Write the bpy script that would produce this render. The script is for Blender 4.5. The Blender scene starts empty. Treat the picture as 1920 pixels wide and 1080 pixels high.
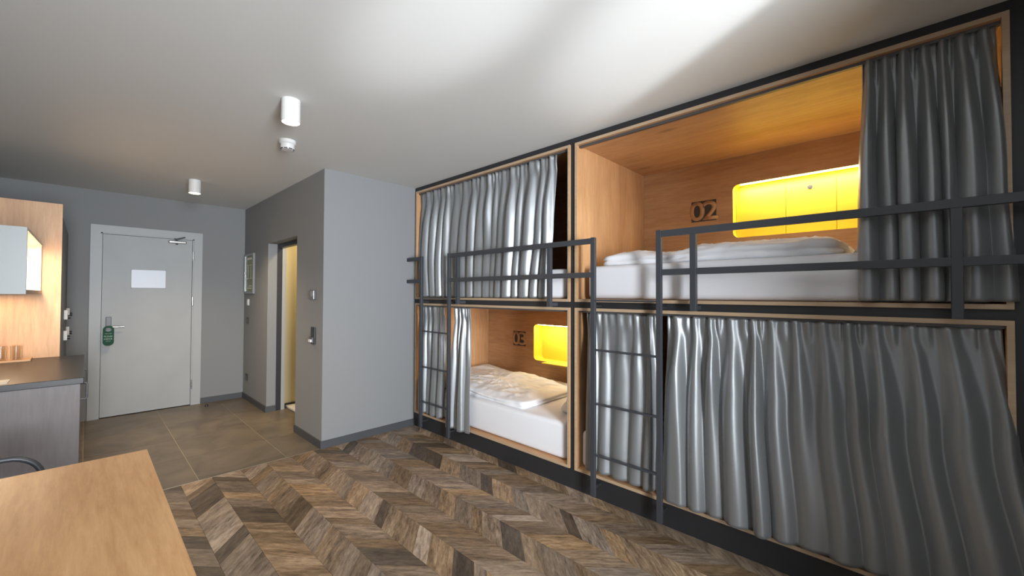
import bpy, bmesh, math, random
from math import sin, cos, pi, radians
from mathutils import Vector, Matrix, noise

# ------------------------------------------------------------------ camera, world, light
C = bpy.context.scene.collection
SC = bpy.context.scene
SC.view_settings.view_transform = 'Standard'
SC.view_settings.look = 'None'
SC.view_settings.exposure = 1.0
SC.view_settings.gamma = 1.0
SC.view_settings.use_curve_mapping = False

YAW, PITCH, ROLL, FPX = 0.8086, 0.0168, 0.0038, 762.459
EYE = Vector((0, 0, 1.42))
f = Vector((sin(YAW) * cos(PITCH), cos(YAW) * cos(PITCH), sin(PITCH)))
r0 = Vector((cos(YAW), -sin(YAW), 0))
u0 = r0.cross(f)
r = cos(ROLL) * r0 + sin(ROLL) * u0
u = -sin(ROLL) * r0 + cos(ROLL) * u0
cam = bpy.data.cameras.new('camera')
cam.sensor_width = 36.0
cam.lens = FPX * 36.0 / 1920.0
cam.clip_start = 0.02
camo = bpy.data.objects.new('camera', cam)
C.objects.link(camo)
M = Matrix((r, u, -f)).transposed().to_4x4()
M.translation = EYE
camo.matrix_world = M
SC.camera = camo

w = bpy.data.worlds.new('overcast_sky')
SC.world = w
w.use_nodes = True
w.node_tree.nodes['Background'].inputs[0].default_value = (0.75, 0.85, 1.0, 1)
w.node_tree.nodes['Background'].inputs[1].default_value = 0.6


def lamp(name, kind, loc, target, energy, color, **kw):
    l = bpy.data.lights.new(name, kind)
    l.energy = energy
    l.color = color
    for k, v in kw.items():
        setattr(l, k, v)
    o = bpy.data.objects.new(name, l)
    o.location = loc
    d = Vector(target) - Vector(loc)
    if d.length > 0:
        o.rotation_euler = d.to_track_quat('-Z', 'Y').to_euler()
    C.objects.link(o)
    return o


COOL = (0.90, 0.95, 1.0)
WARM = (1.0, 0.76, 0.50)
# daylight entering by the tall window behind the viewer
lamp('window_daylight', 'AREA', (-0.05, -2.50, 1.45), (0.9, 1.0, 1.40), 94, COOL, shape='RECTANGLE', size=1.0, size_y=2.0, spread=radians(115))
# sun glancing up off the terrace, two streaks over the ceiling
lamp('sun_bounce', 'SPOT', (0.45, -2.30, 0.35), (1.82, 0.70, 2.586), 310, (0.90, 0.95, 1.0), spot_size=radians(16), spot_blend=0.9, shadow_soft_size=0.05)
lamp('sun_bounce', 'SPOT', (0.90, -2.35, 0.35), (1.06, 1.45, 2.586), 310, (0.90, 0.95, 1.0), spot_size=radians(11), spot_blend=1.0, shadow_soft_size=0.08)

lamp('ceiling_fill', 'SPOT', (0.30, -2.30, 0.40), (1.35, 2.0, 2.586), 110, (0.82, 0.91, 1.0), spot_size=radians(52), spot_blend=1.0, shadow_soft_size=0.25)  # added soft fill spot, brightens and cools the ceiling


# ------------------------------------------------------------------ helpers
def link(o):
    C.objects.link(o)
    return o


def org(p):
    return p['_o'] if p is not None and '_o' in p else (0.0, 0.0, 0.0)


def thing(name, label, cat, loc=(0, 0, 0), group=None):
    o = bpy.data.objects.new(name, None)
    o.empty_display_size = 0.1
    link(o)
    o.location = loc
    o['_o'] = tuple(loc)
    tag(o, label, cat, group)
    return o


def tag(o, label, cat, group=None):
    o['label'] = label
    o['category'] = cat
    if group:
        o['group'] = group
    return o


def finish(name, bm, mat, parent=None, smooth=False, kind=None, o0=None):
    """bm holds world coordinates; the origin is the parent's origin, or o0"""
    base = o0 if o0 is not None else org(parent)
    bmesh.ops.recalc_face_normals(bm, faces=bm.faces)
    if any(base):
        bmesh.ops.translate(bm, verts=bm.verts, vec=-Vector(base))
    me = bpy.data.meshes.new(name)
    bm.to_mesh(me)
    bm.free()
    if smooth:
        me.shade_smooth()
    if mat:
        me.materials.append(mat)
    o = bpy.data.objects.new(name, me)
    link(o)
    if parent is not None:
        o.parent = parent
        o['_o'] = tuple(base)
    else:
        o.location = base
        o['_o'] = tuple(base)
    if kind:
        o['kind'] = kind
    return o


def abox(bm, x0, x1, y0, y1, z0, z1, bev=0.0, seg=2):
    r_ = bmesh.ops.create_cube(bm, size=1.0)
    vs = r_['verts']
    for v in vs:
        v.co = Vector((x0 if v.co.x < 0 else x1, y0 if v.co.y < 0 else y1, z0 if v.co.z < 0 else z1))
    if bev > 0:
        es = list({e for v in vs for e in v.link_edges})
        bmesh.ops.bevel(bm, geom=es, offset=bev, segments=seg, affect='EDGES', profile=0.5)
    return vs


def box(name, x0, x1, y0, y1, z0, z1, mat, parent=None, bev=0.0, kind=None, seg=2, o0=None):
    bm = bmesh.new()
    abox(bm, min(x0, x1), max(x0, x1), min(y0, y1), max(y0, y1), min(z0, z1), max(z0, z1), bev, seg)
    if parent is None and o0 is None and kind != 'structure':
        o0 = ((x0 + x1) / 2, (y0 + y1) / 2, min(z0, z1))
    return finish(name, bm, mat, parent, kind=kind, o0=o0, smooth=False)


def acyl(bm, p0, p1, r1, r2=None, seg=24, caps=True):
    p0, p1 = Vector(p0), Vector(p1)
    d = p1 - p0
    rot = d.to_track_quat('Z', 'Y').to_matrix().to_4x4()
    mt = Matrix.Translation((p0 + p1) / 2) @ rot
    bmesh.ops.create_cone(bm, cap_ends=caps, segments=seg, radius1=r1, radius2=r1 if r2 is None else r2, depth=d.length, matrix=mt)


def cyl(name, p0, p1, r1, mat, parent=None, r2=None, seg=24, bev=0):
    bm = bmesh.new()
    acyl(bm, p0, p1, r1, r2, seg)
    if bev:
        es = [e for e in bm.edges if len(e.link_faces) == 2 and e.calc_face_angle() > 1.0]
        bmesh.ops.bevel(bm, geom=es, offset=bev, segments=2, affect='EDGES')
    o = finish(name, bm, mat, parent)
    sharp(o)
    return o


def sharp(o, ang=40):
    me = o.data
    me.shade_smooth()
    try:
        me.set_sharp_from_angle(angle=radians(ang))
    except Exception:
        pass
    return o


def lathe(name, prof, cx, cy, mat, parent=None, seg=32, ang=40):
    bm = bmesh.new()
    rings = []
    for rr, z in prof:
        if rr < 1e-6:
            rings.append([bm.verts.new((cx, cy, z))])
        else:
            rings.append([bm.verts.new((cx + rr * cos(2 * pi * i / seg), cy + rr * sin(2 * pi * i / seg), z)) for i in range(seg)])
    for a, b in zip(rings, rings[1:]):
        for i in range(seg):
            j = (i + 1) % seg
            if len(a) == 1 and len(b) == 1:
                continue
            if len(a) == 1:
                bm.faces.new((a[0], b[i], b[j]))
            elif len(b) == 1:
                bm.faces.new((a[i], a[j], b[0]))
            else:
                bm.faces.new((a[i], a[j], b[j], b[i]))
    return sharp(finish(name, bm, mat, parent), ang)


def tube(name, pts, rad, mat, parent=None, seg=10, closed=False):
    bm = bmesh.new()
    pts = [Vector(p) for p in pts]
    n = len(pts)
    rings = []
    up = Vector((0, 0, 1))
    prev = None
    for i, p in enumerate(pts):
        a = pts[(i - 1) % n] if (i > 0 or closed) else pts[i]
        b = pts[(i + 1) % n] if (i < n - 1 or closed) else pts[i]
        t = (b - a).normalized()
        if prev is None:
            s = t.cross(up)
            if s.length < 1e-3:
                s = t.cross(Vector((1, 0, 0)))
            s.normalize()
        else:
            s = (prev - t * prev.dot(t)).normalized()
        prev = s
        q = t.cross(s)
        rings.append([bm.verts.new(p + rad * (cos(2 * pi * k / seg) * s + sin(2 * pi * k / seg) * q)) for k in range(seg)])
    m = n if closed else n - 1
    for i in range(m):
        a, b = rings[i], rings[(i + 1) % n]
        for k in range(seg):
            bm.faces.new((a[k], a[(k + 1) % seg], b[(k + 1) % seg], b[k]))
    if not closed:
        bm.faces.new(rings[0])
        bm.faces.new(rings[-1][::-1])
    return sharp(finish(name, bm, mat, parent), 60)


def rrect(u0_, u1_, v0_, v1_, rad, seg=6):
    pts = []
    for cx, cy, a0 in ((u1_ - rad, v1_ - rad, 0), (u0_ + rad, v1_ - rad, 90), (u0_ + rad, v0_ + rad, 180), (u1_ - rad, v0_ + rad, 270)):
        for k in range(seg + 1):
            a = radians(a0 + 90 * k / seg)
            pts.append((cx + rad * cos(a), cy + rad * sin(a)))
    return pts


def copy_tree(o, loc=None, parent=None):
    c = o.copy()
    link(c)
    if parent is not None:
        c.parent = parent
    if loc is not None:
        c.location = loc
    for ch in o.children:
        copy_tree(ch, None, c)
    return c


# ------------------------------------------------------------------ materials
def nt(name):
    m = bpy.data.materials.new(name)
    m.use_nodes = True
    t = m.node_tree
    return m, t, t.nodes['Principled BSDF']


def N(t, kind, **kw):
    n = t.nodes.new(kind)
    for k, v in kw.items():
        if k in n.inputs:
            n.inputs[k].default_value = v
        else:
            setattr(n, k, v)
    return n


def plain(name, col, rough=0.5, metal=0.0, bump=0.0, bscale=200, var=0.0, vscale=3, **kw):
    m, t, b = nt(name)
    b.inputs['Base Color'].default_value = (*col, 1)
    b.inputs['Roughness'].default_value = rough
    b.inputs['Metallic'].default_value = metal
    for k, v in kw.items():
        b.inputs[k.replace('_', ' ')].default_value = v
    tc = N(t, 'ShaderNodeTexCoord')
    if var > 0:
        n1 = N(t, 'ShaderNodeTexNoise', Scale=vscale, Detail=4.0)
        t.links.new(tc.outputs['Object'], n1.inputs['Vector'])
        cr = N(t, 'ShaderNodeValToRGB')
        cr.color_ramp.elements[0].position = 0.3
        cr.color_ramp.elements[1].position = 0.7
        cr.color_ramp.elements[0].color = (*[c * (1 - var) for c in col], 1)
        cr.color_ramp.elements[1].color = (*[min(1, c * (1 + var)) for c in col], 1)
        t.links.new(n1.outputs['Fac'], cr.inputs['Fac'])
        t.links.new(cr.outputs['Color'], b.inputs['Base Color'])
    if bump > 0:
        n2 = N(t, 'ShaderNodeTexNoise', Scale=bscale, Detail=3.0)
        t.links.new(tc.outputs['Object'], n2.inputs['Vector'])
        bp = N(t, 'ShaderNodeBump', Strength=bump, Distance=0.002)
        t.links.new(n2.outputs['Fac'], bp.inputs['Height'])
        t.links.new(bp.outputs['Normal'], b.inputs['Normal'])
    return m


def wood(name, cols, axis='y', rough=0.45, rot=0.0, scale=1.0, bump=0.15, knots=True, piece=False, contrast=1.0):
    """grain runs along axis; cols = dark, mid, light"""
    m, t, b = nt(name)
    tc = N(t, 'ShaderNodeTexCoord')
    mp = N(t, 'ShaderNodeMapping')
    mp.inputs['Rotation'].default_value = (0, 0, rot)
    L = t.links.new
    src = tc.outputs['Object']
    if piece:
        oi = N(t, 'ShaderNodeObjectInfo')
        at = N(t, 'ShaderNodeAttribute', attribute_name='tone')
        ad = N(t, 'ShaderNodeVectorMath', operation='MULTIPLY_ADD')
        ad.inputs[1].default_value = (37.0, 19.0, 11.0)
        L(at.outputs['Color'], ad.inputs[0])
        mp0 = N(t, 'ShaderNodeMapping')
        mp0.inputs['Rotation'].default_value = (0, 0, rot)
        L(src, mp0.inputs['Vector'])
        L(mp0.outputs['Vector'], ad.inputs[2])
        mp.inputs['Rotation'].default_value = (0, 0, 0)
        L(ad.outputs['Vector'], mp.inputs['Vector'])
    else:
        L(src, mp.inputs['Vector'])
    g_ = 0.2 if piece else 0.09
    st = {'x': (g_, 1, 1), 'y': (1, g_, 1), 'z': (1, 1, g_)}[axis]
    sc = N(t, 'ShaderNodeVectorMath', operation='MULTIPLY')
    sc.inputs[1].default_value = tuple(s * scale for s in st)
    L(mp.outputs['Vector'], sc.inputs[0])
    n1 = N(t, 'ShaderNodeTexNoise', Scale=9.0 if piece else 7.0, Detail=6.0, Roughness=0.6, Distortion=1.2 if piece else 0.6)
    L(sc.outputs['Vector'], n1.inputs['Vector'])
    n2 = N(t, 'ShaderNodeTexNoise', Scale=60.0, Detail=4.0, Roughness=0.7, Distortion=0.3)
    L(sc.outputs['Vector'], n2.inputs['Vector'])
    n3 = N(t, 'ShaderNodeTexNoise', Scale=1.6, Detail=2.0)
    L(mp.outputs['Vector'], n3.inputs['Vector'])
    cr = N(t, 'ShaderNodeValToRGB')
    e = cr.color_ramp.elements
    e[0].position = 0.5 - 0.22 / contrast
    e[1].position = 0.5 + 0.2 / contrast
    e[0].color = (*cols[0], 1)
    e[1].color = (*cols[2], 1)
    k = e.new(0.5)
    k.color = (*cols[1], 1)
    mx = N(t, 'ShaderNodeMath', operation='MULTIPLY_ADD')
    mx.inputs[1].default_value = 0.55 if piece else 0.35
    L(n2.outputs['Fac'], mx.inputs[0])
    mm = N(t, 'ShaderNodeMath', operation='MULTIPLY_ADD')
    mm.inputs[1].default_value = 0.45
    L(n1.outputs['Fac'], mm.inputs[0])
    m3 = N(t, 'ShaderNodeMath', operation='MULTIPLY')
    m3.inputs[1].default_value = 0.0 if piece else 0.2
    L(n3.outputs['Fac'], m3.inputs[0])
    L(m3.outputs[0], mm.inputs[2])
    L(mm.outputs[0], mx.inputs[2])
    L(mx.outputs[0], cr.inputs['Fac'])
    col = cr.outputs['Color']
    if knots:
        vo = N(t, 'ShaderNodeTexVoronoi', Scale=2.2)
        s2 = N(t, 'ShaderNodeVectorMath', operation='MULTIPLY')
        s2.inputs[1].default_value = {'x': (0.5, 1.4, 1.4), 'y': (1.4, 0.5, 1.4), 'z': (1.4, 1.4, 0.5)}[axis]
        L(mp.outputs['Vector'], s2.inputs[0])
        L(s2.outputs['Vector'], vo.inputs['Vector'])
        kr = N(t, 'ShaderNodeMapRange')
        kr.inputs['From Min'].default_value = 0.02
        kr.inputs['From Max'].default_value = 0.10
        kr.inputs['To Min'].default_value = 0.62
        kr.inputs['To Max'].default_value = 1.0
        L(vo.outputs['Distance'], kr.inputs['Value'])
        hv = N(t, 'ShaderNodeHueSaturation')
        L(kr.outputs[0], hv.inputs['Value'])
        L(col, hv.inputs['Color'])
        col = hv.outputs['Color']
    if piece:
        sp = N(t, 'ShaderNodeSeparateColor')
        L(at.outputs['Color'], sp.inputs[0])
        pw = N(t, 'ShaderNodeMapRange')
        pw.inputs['To Min'].default_value = 0.30
        pw.inputs['To Max'].default_value = 1.45
        L(sp.outputs[0], pw.inputs['Value'])
        hs = N(t, 'ShaderNodeHueSaturation')
        sr = N(t, 'ShaderNodeMapRange')
        sr.inputs['To Min'].default_value = 0.75
        sr.inputs['To Max'].default_value = 1.28
        L(sp.outputs[1], sr.inputs['Value'])
        L(sr.outputs[0], hs.inputs['Saturation'])
        L(pw.outputs[0], hs.inputs['Value'])
        L(col, hs.inputs['Color'])
        col = hs.outputs['Color']
    L(col, b.inputs['Base Color'])
    b.inputs['Roughness'].default_value = rough
    bp = N(t, 'ShaderNodeBump', Strength=bump, Distance=0.002)
    L(n2.outputs['Fac'], bp.inputs['Height'])
    L(bp.outputs['Normal'], b.inputs['Normal'])
    return m


def emit(name, col, strength):
    m, t, b = nt(name)
    b.inputs['Base Color'].default_value = (*col, 1)
    b.inputs['Emission Color'].default_value = (*col, 1)
    b.inputs['Emission Strength'].default_value = strength
    return m


OAK = ((0.33, 0.158, 0.068), (0.52, 0.292, 0.142), (0.67, 0.410, 0.220))
M_oak_y = wood('oak_laminate_lengthwise', OAK, 'y')
M_oak_z = wood('oak_laminate_upright', OAK, 'z')
M_oak_x = wood('oak_laminate_crosswise', OAK, 'x')
M_edge = wood('oak_edge_strip', ((0.36, 0.25, 0.15), (0.45, 0.325, 0.21), (0.53, 0.39, 0.26)), 'y', knots=False)
M_maple = wood('maple_table_top', ((0.38, 0.19, 0.075), (0.56, 0.31, 0.135), (0.70, 0.43, 0.21)), 'y', rough=0.34, bump=0.12, contrast=1.3)
M_greywood = wood('grey_oak_cabinet', ((0.105, 0.090, 0.090), (0.15, 0.13, 0.13), (0.19, 0.167, 0.167)), 'z', knots=False)
FL = ((0.080, 0.052, 0.032), (0.220, 0.156, 0.103), (0.36, 0.27, 0.185))
M_plank_a = wood('chevron_plank_right', FL, 'x', rough=0.42, rot=radians(-49.0), piece=True, knots=False, bump=0.35, contrast=1.6)
M_plank_b = wood('chevron_plank_left', FL, 'x', rough=0.42, rot=radians(49), piece=True, knots=False, bump=0.35, contrast=1.6)
M_black = plain('black_laminate', (0.020, 0.021, 0.024), 0.5, bump=0.1)
M_steel = plain('anthracite_powder_coated_steel', (0.040, 0.044, 0.052), 0.42, bump=0.05)
M_wall = plain('grey_wall_paint', (0.228, 0.233, 0.238), 0.85, bump=0.12, bscale=260)
M_ceil = plain('pale_ceiling_paint', (0.65, 0.65, 0.635), 0.9, bump=0.08, bscale=200)
M_base = plain('dark_skirting', (0.060, 0.063, 0.070), 0.5)
M_door = plain('pale_grey_door_paint', (0.37, 0.38, 0.385), 0.5, bump=0.03, var=0.04, vscale=4)
M_frame = plain('door_frame_paint', (0.37, 0.38, 0.385), 0.45)
M_chrome = plain('brushed_chrome', (0.50, 0.50, 0.50), 0.25, 1.0)
M_dchrome = plain('smoked_chrome', (0.30, 0.30, 0.30), 0.3, 1.0)
M_dsteel = plain('dark_brushed_steel', (0.11, 0.11, 0.115), 0.45, 0.4)
M_white = plain('white_plastic', (0.66, 0.66, 0.65), 0.4)
M_sheet = plain('white_cotton_sheet', (0.74, 0.75, 0.79), 0.85, bump=0.25, bscale=400)
M_duvet = plain('white_cotton_duvet', (0.76, 0.77, 0.80), 0.8, bump=0.3, bscale=30)
M_pillow = plain('white_pillow_cotton', (0.72, 0.68, 0.62), 0.85, bump=0.25, bscale=40)
M_yellow = plain('yellow_laminate', (0.82, 0.60, 0.05), 0.55)
M_lamp = emit('warm_lamp_glass', (1.0, 0.80, 0.52), 14)
M_led = emit('warm_led_strip', (1.0, 0.82, 0.50), 16)
M_top = plain('black_stone_worktop', (0.014, 0.014, 0.015), 0.36, bump=0.05, Specular_IOR_Level=0.4)
M_joint = plain('dark_grout', (0.085, 0.070, 0.055), 0.9)
M_tilejoint = plain('beige_grout', (0.42, 0.34, 0.25), 0.9)
M_strip = plain('metal_floor_strip', (0.55, 0.50, 0.42), 0.35, 0.9)
M_beige = plain('bathroom_beige_tile', (0.55, 0.47, 0.28), 0.6)
M_green = plain('green_card', (0.002, 0.060, 0.028), 0.7)
M_ink = plain('pale_print', (0.45, 0.62, 0.52), 0.6)
M_num = plain('charcoal_stencil', (0.050, 0.042, 0.038), 0.6)
M_dark = plain('dark_plastic', (0.025, 0.025, 0.028), 0.4)
M_locker = plain('anthracite_locker', (0.075, 0.078, 0.084), 0.5)
M_cabwhite = plain('cabinet_grey_white', (0.27, 0.29, 0.29), 0.4)
M_cabin = plain('cabinet_interior_white', (0.85, 0.80, 0.70), 0.5)
M_paper = plain('printed_paper', (0.80, 0.74, 0.68), 0.7)
M_plan = plain('evacuation_plan_print', (0.22, 0.26, 0.13), 0.5, var=0.35, vscale=60)
M_seat = plain('black_chair_pad', (0.02, 0.02, 0.02), 0.6)


def tile_mat():
    m, t, b = nt('brown_grey_stone_tile')
    tc = N(t, 'ShaderNodeTexCoord')
    at = N(t, 'ShaderNodeAttribute', attribute_name='tone')
    ad = N(t, 'ShaderNodeVectorMath', operation='MULTIPLY_ADD')
    ad.inputs[1].default_value = (31, 17, 5)
    t.links.new(at.outputs['Color'], ad.inputs[0])
    t.links.new(tc.outputs['Object'], ad.inputs[2])
    n1 = N(t, 'ShaderNodeTexNoise', Scale=2.4, Detail=7.0, Roughness=0.6, Distortion=1.2)
    t.links.new(ad.outputs['Vector'], n1.inputs['Vector'])
    cr = N(t, 'ShaderNodeValToRGB')
    e = cr.color_ramp.elements
    e[0].position, e[1].position = 0.30, 0.75
    e[0].color = (0.092, 0.073, 0.052, 1)
    e[1].color = (0.190, 0.150, 0.106, 1)
    t.links.new(n1.outputs['Fac'], cr.inputs['Fac'])
    t.links.new(cr.outputs['Color'], b.inputs['Base Color'])
    b.inputs['Roughness'].default_value = 0.38
    return m


M_tile = tile_mat()


def glass_mat(name, rough=0.0, col=(0.95, 0.97, 0.97)):
    m, t, b = nt(name)
    b.inputs['Base Color'].default_value = (*col, 1)
    b.inputs['Transmission Weight'].default_value = 1.0
    b.inputs['Roughness'].default_value = rough
    b.inputs['IOR'].default_value = 1.45
    return m


M_glass = glass_mat('clear_glass')


def satin():
    m, t, b = nt('grey_satin_fabric')
    tc = N(t, 'ShaderNodeTexCoord')
    mp = N(t, 'ShaderNodeMapping')
    mp.inputs['Scale'].default_value = (1, 1, 0.35)
    t.links.new(tc.outputs['Object'], mp.inputs['Vector'])
    n1 = N(t, 'ShaderNodeTexNoise', Scale=24.0, Detail=3.0, Distortion=0.5)
    t.links.new(mp.outputs['Vector'], n1.inputs['Vector'])
    bp = N(t, 'ShaderNodeBump', Strength=0.06, Distance=0.01)
    t.links.new(n1.outputs['Fac'], bp.inputs['Height'])
    t.links.new(bp.outputs['Normal'], b.inputs['Normal'])
    b.inputs['Base Color'].default_value = (0.262, 0.275, 0.285, 1)
    b.inputs['Metallic'].default_value = 0.5
    b.inputs['Roughness'].default_value = 0.40
    b.inputs['Sheen Weight'].default_value = 0.15
    return m


M_satin = satin()

# ------------------------------------------------------------------ dimensions
XF = 2.487          # face of the bunk wall
ZC = 2.586
YF = 6.562          # wall with the entrance door
YC, XC = 3.851, 1.511   # corner of the bathroom block
XL = -0.62          # left wall
YW = -2.62          # window wall behind the viewer
XR = 3.86
TH = 0.12


def struct(name, x0, x1, y0, y1, z0, z1, mat, parent=None):
    return box(name, x0, x1, y0, y1, z0, z1, mat, parent, kind='structure' if parent is None else None)


# ------------------------------------------------------------------ shell
floor = struct('floor', XL - TH, XR + TH, YW - TH, YF + TH, -0.12, -0.006, M_joint)
struct('ceiling', XL - TH, XR + TH, YW - TH, YF + TH, ZC, ZC + 0.12, M_ceil)
struct('wall_left', XL - TH, XL, YW, YF, -0.006, ZC, M_wall)
struct('wall_right', XR, XR + TH, YW, YF, -0.006, ZC, M_wall)

# far wall with the door opening
DL, DR, DT = 0.026, 1.038, 2.199
bm = bmesh.new()
abox(bm, XL - TH, DL + 0.03, YF, YF + TH, -0.006, ZC)
abox(bm, DR - 0.03, XR + TH, YF, YF + TH, -0.006, ZC)
abox(bm, DL + 0.03, DR - 0.03, YF, YF + TH, DT - 0.03, ZC)
finish('wall_far', bm, M_wall, kind='structure')
struct('wall_corridor', XL, XR, YF + TH, YF + TH + 0.05, -0.006, ZC, M_wall)

# bathroom block: front face and side face with a doorway
struct('wall_block_front', XC, XR, YC, YC + 0.10, -0.006, ZC, M_wall)
JN, JF, JT = 4.538, 5.51, 2.028
bm = bmesh.new()
abox(bm, XC, XC + 0.10, YC + 0.10, JN, -0.006, ZC)
abox(bm, XC, XC + 0.10, JF, YF, -0.006, ZC)
abox(bm, XC, XC + 0.10, JN, JF, JT, ZC)
finish('wall_block_side', bm, M_wall, kind='structure')
struct('wall_bath_far', 1.72, XR, 5.60, 5.66, -0.006, ZC, M_beige)
struct('wall_bath_right', 2.75, 2.80, YC + 0.10, 5.60, -0.006, ZC, M_beige)

# window wall far behind the viewer, and an added pier that blocks part of its light
bm = bmesh.new()
abox(bm, XL - TH, -0.55, YW - TH, YW, -0.006, ZC)
abox(bm, 1.10, XR + TH, YW - TH, YW, -0.006, ZC)
abox(bm, -0.55, 1.10, YW - TH, YW, -0.006, 0.25)
abox(bm, -0.55, 1.10, YW - TH, YW, 2.45, ZC)
finish('wall_window', bm, M_wall, kind='structure')
win = struct('window_1', -0.55, 1.10, YW - 0.09, YW - 0.03, 0.25, 0.31, M_white)
for a in ((-0.55, -0.49, 0.31, 2.39), (0.245, 0.305, 0.31, 2.39), (1.04, 1.10, 0.31, 2.39), (-0.55, 1.10, 2.39, 2.45)):
    box('frame_bar', a[0], a[1], YW - 0.09, YW - 0.03, a[2], a[3], M_white, win)
box('pane', -0.49, 0.245, YW - 0.065, YW - 0.06, 0.31, 2.39, M_glass, win)
box('pane', 0.305, 1.04, YW - 0.065, YW - 0.06, 0.31, 2.39, M_glass, win)
struct('wall_shade_pier', 1.24, XR, -0.92, -0.80, -0.006, ZC, M_wall)  # unseen pier, put in to keep daylight off the right end

# skirting
BH = 0.07
struct('baseboard_far', DR, XC, YF - 0.012, YF, 0, BH, M_base)
bm = bmesh.new()
abox(bm, XC - 0.012, XC, JF, YF - 0.012, 0, BH)
abox(bm, XC - 0.012, XC + 0.10, JF - 0.012, JF, 0, BH)
abox(bm, XC - 0.012, XC, YC - 0.012, JN, 0, BH)
finish('baseboard_block_side', bm, M_base, kind='structure')
struct('baseboard_block_front', XC, XF, YC - 0.012, YC, 0, BH, M_base)

# ------------------------------------------------------------------ floor pieces
RND = random.Random(11)


def poly_prism(bm, poly, z0, z1, tone, inset=0.0):
    n = len(poly)
    lo = [bm.verts.new((x, y, z0)) for x, y in poly]
    hi = [bm.verts.new((x, y, z1)) for x, y in poly]
    cl = bm.loops.layers.float_color.get('tone') or bm.loops.layers.float_color.new('tone')
    fs = [bm.faces.new(hi)]
    for i in range(n):
        j = (i + 1) % n
        fs.append(bm.faces.new((lo[i], lo[j], hi[j], hi[i])))
    for fc in fs:
        for lp in fc.loops:
            lp[cl] = tone


def clip(poly, axis, lim, keep_less):
    out = []
    n = len(poly)
    for i in range(n):
        a, b = poly[i], poly[(i + 1) % n]
        ia = (a[axis] <= lim) == keep_less or a[axis] == lim
        ib = (b[axis] <= lim) == keep_less or b[axis] == lim
        if ia:
            out.append(a)
        if ia != ib:
            t_ = (lim - a[axis]) / (b[axis] - a[axis])
            out.append((a[0] + t_ * (b[0] - a[0]), a[1] + t_ * (b[1] - a[1])))
    return out


CW, X0C, SL = 0.1878, 0.505, 1.13
YB = 3.862      # boundary with the tiles
cells = []
for k in range(-6, 11):
    xa, xb = X0C + k * CW, X0C + (k + 1) * CW
    up = (k % 2 == 0)      # edges rise with x
    s = SL if up else -SL
    y = YW - 0.3 + RND.random() * 0.1
    lt = 0.5
    while y < YB + 0.3:
        h = RND.choice((0.10, 0.13, 0.17, 0.21, 0.25))
        g = 0.0006
        lo_ = 0 if up else CW * SL
        p = [(xa + g, y + lo_ + g), (xb - g, y + lo_ + s * CW + g), (xb - g, y + lo_ + s * CW + h - g), (xa + g, y + lo_ + h - g)]
        y += h
        p = clip(p, 1, YB, True)
        if len(p) > 2:
            p = clip(p, 0, XF + 0.02, True)
        if len(p) > 2:
            p = clip(p, 0, XL, False)
        if len(p) > 2:
            p = clip(p, 1, YW, False)
        if len(p) > 2:
            area = abs(sum(p[i][0] * p[(i + 1) % len(p)][1] - p[(i + 1) % len(p)][0] * p[i][1] for i in range(len(p)))) / 2
            if area < 4e-4:
                continue
            cx = sum(q[0] for q in p) / len(p)
            cy = sum(q[1] for q in p) / len(p)
            q_ = RND.random()
            if RND.random() < 0.07:
                q_ = RND.random() * 0.08
            elif RND.random() < 0.22:
                q_ = 0.8 + RND.random() * 0.2
            else:
                q_ = 0.30 + 0.42 * q_
            cells.append((up, p, (q_, RND.random(), RND.random(), 1), cx, cy))
vis = []
for c in cells:
    d = Vector((c[3], c[4], 0)) - EYE
    dz = d.dot(f)
    px = 960 + FPX * d.dot(r) / dz if dz > 0.05 else -9999
    py = 540 - FPX * d.dot(u) / dz if dz > 0.05 else -9999
    seen = dz > 0.3 and -60 < px < 1980 and py < 1190 and c[3] > 0.02
    vis.append((0 if seen else 1, dz if seen else 0, c))
vis.sort(key=lambda a: (a[0], a[1]))
nseen = min(290, sum(1 for a in vis if a[0] == 0))
rest = {True: bmesh.new(), False: bmesh.new()}
for i, (_, _, c) in enumerate(vis):
    if i < nseen:
        bm = bmesh.new()
        poly_prism(bm, c[1], -0.006, 0.0 + RND.random() * 0.0004, c[2])
        finish('plank', bm, M_plank_a if c[0] else M_plank_b, floor)
    else:
        poly_prism(rest[c[0]], c[1], -0.006, 0.0, c[2])
for k_, bm in rest.items():
    finish('outlying_planks', bm, M_plank_a if k_ else M_plank_b, floor, kind='stuff')
box('joint_strip', XL, XC, YB, YB + 0.006, -0.006, 0.0012, M_strip, floor)
TW, TX, TY = 0.6125, 0.615, 0.615
xs = [TX + TW * k for k in range(-2, 3)]
ys = [YB + 0.006] + [4.485, 5.10, 5.715, 6.33, YF]
box('tile_bed', XL, 2.9, YB + 0.006, YF, -0.006, -0.002, M_tilejoint, floor)
for i in range(-2, 4):
    xa = max(XL, TX + TW * i)
    xb = min(2.75, TX + TW * (i + 1))
    if xb - xa < 0.02:
        continue
    for j in range(len(ys) - 1):
        bm = bmesh.new()
        g = 0.0020
        poly_prism(bm, [(xa + g, ys[j] + g), (xb - g, ys[j] + g), (xb - g, ys[j + 1] - g), (xa + g, ys[j + 1] - g)], -0.006, 0.0, (RND.random(), RND.random(), RND.random(), 1))
        finish('tile', bm, M_tile, floor)

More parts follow.
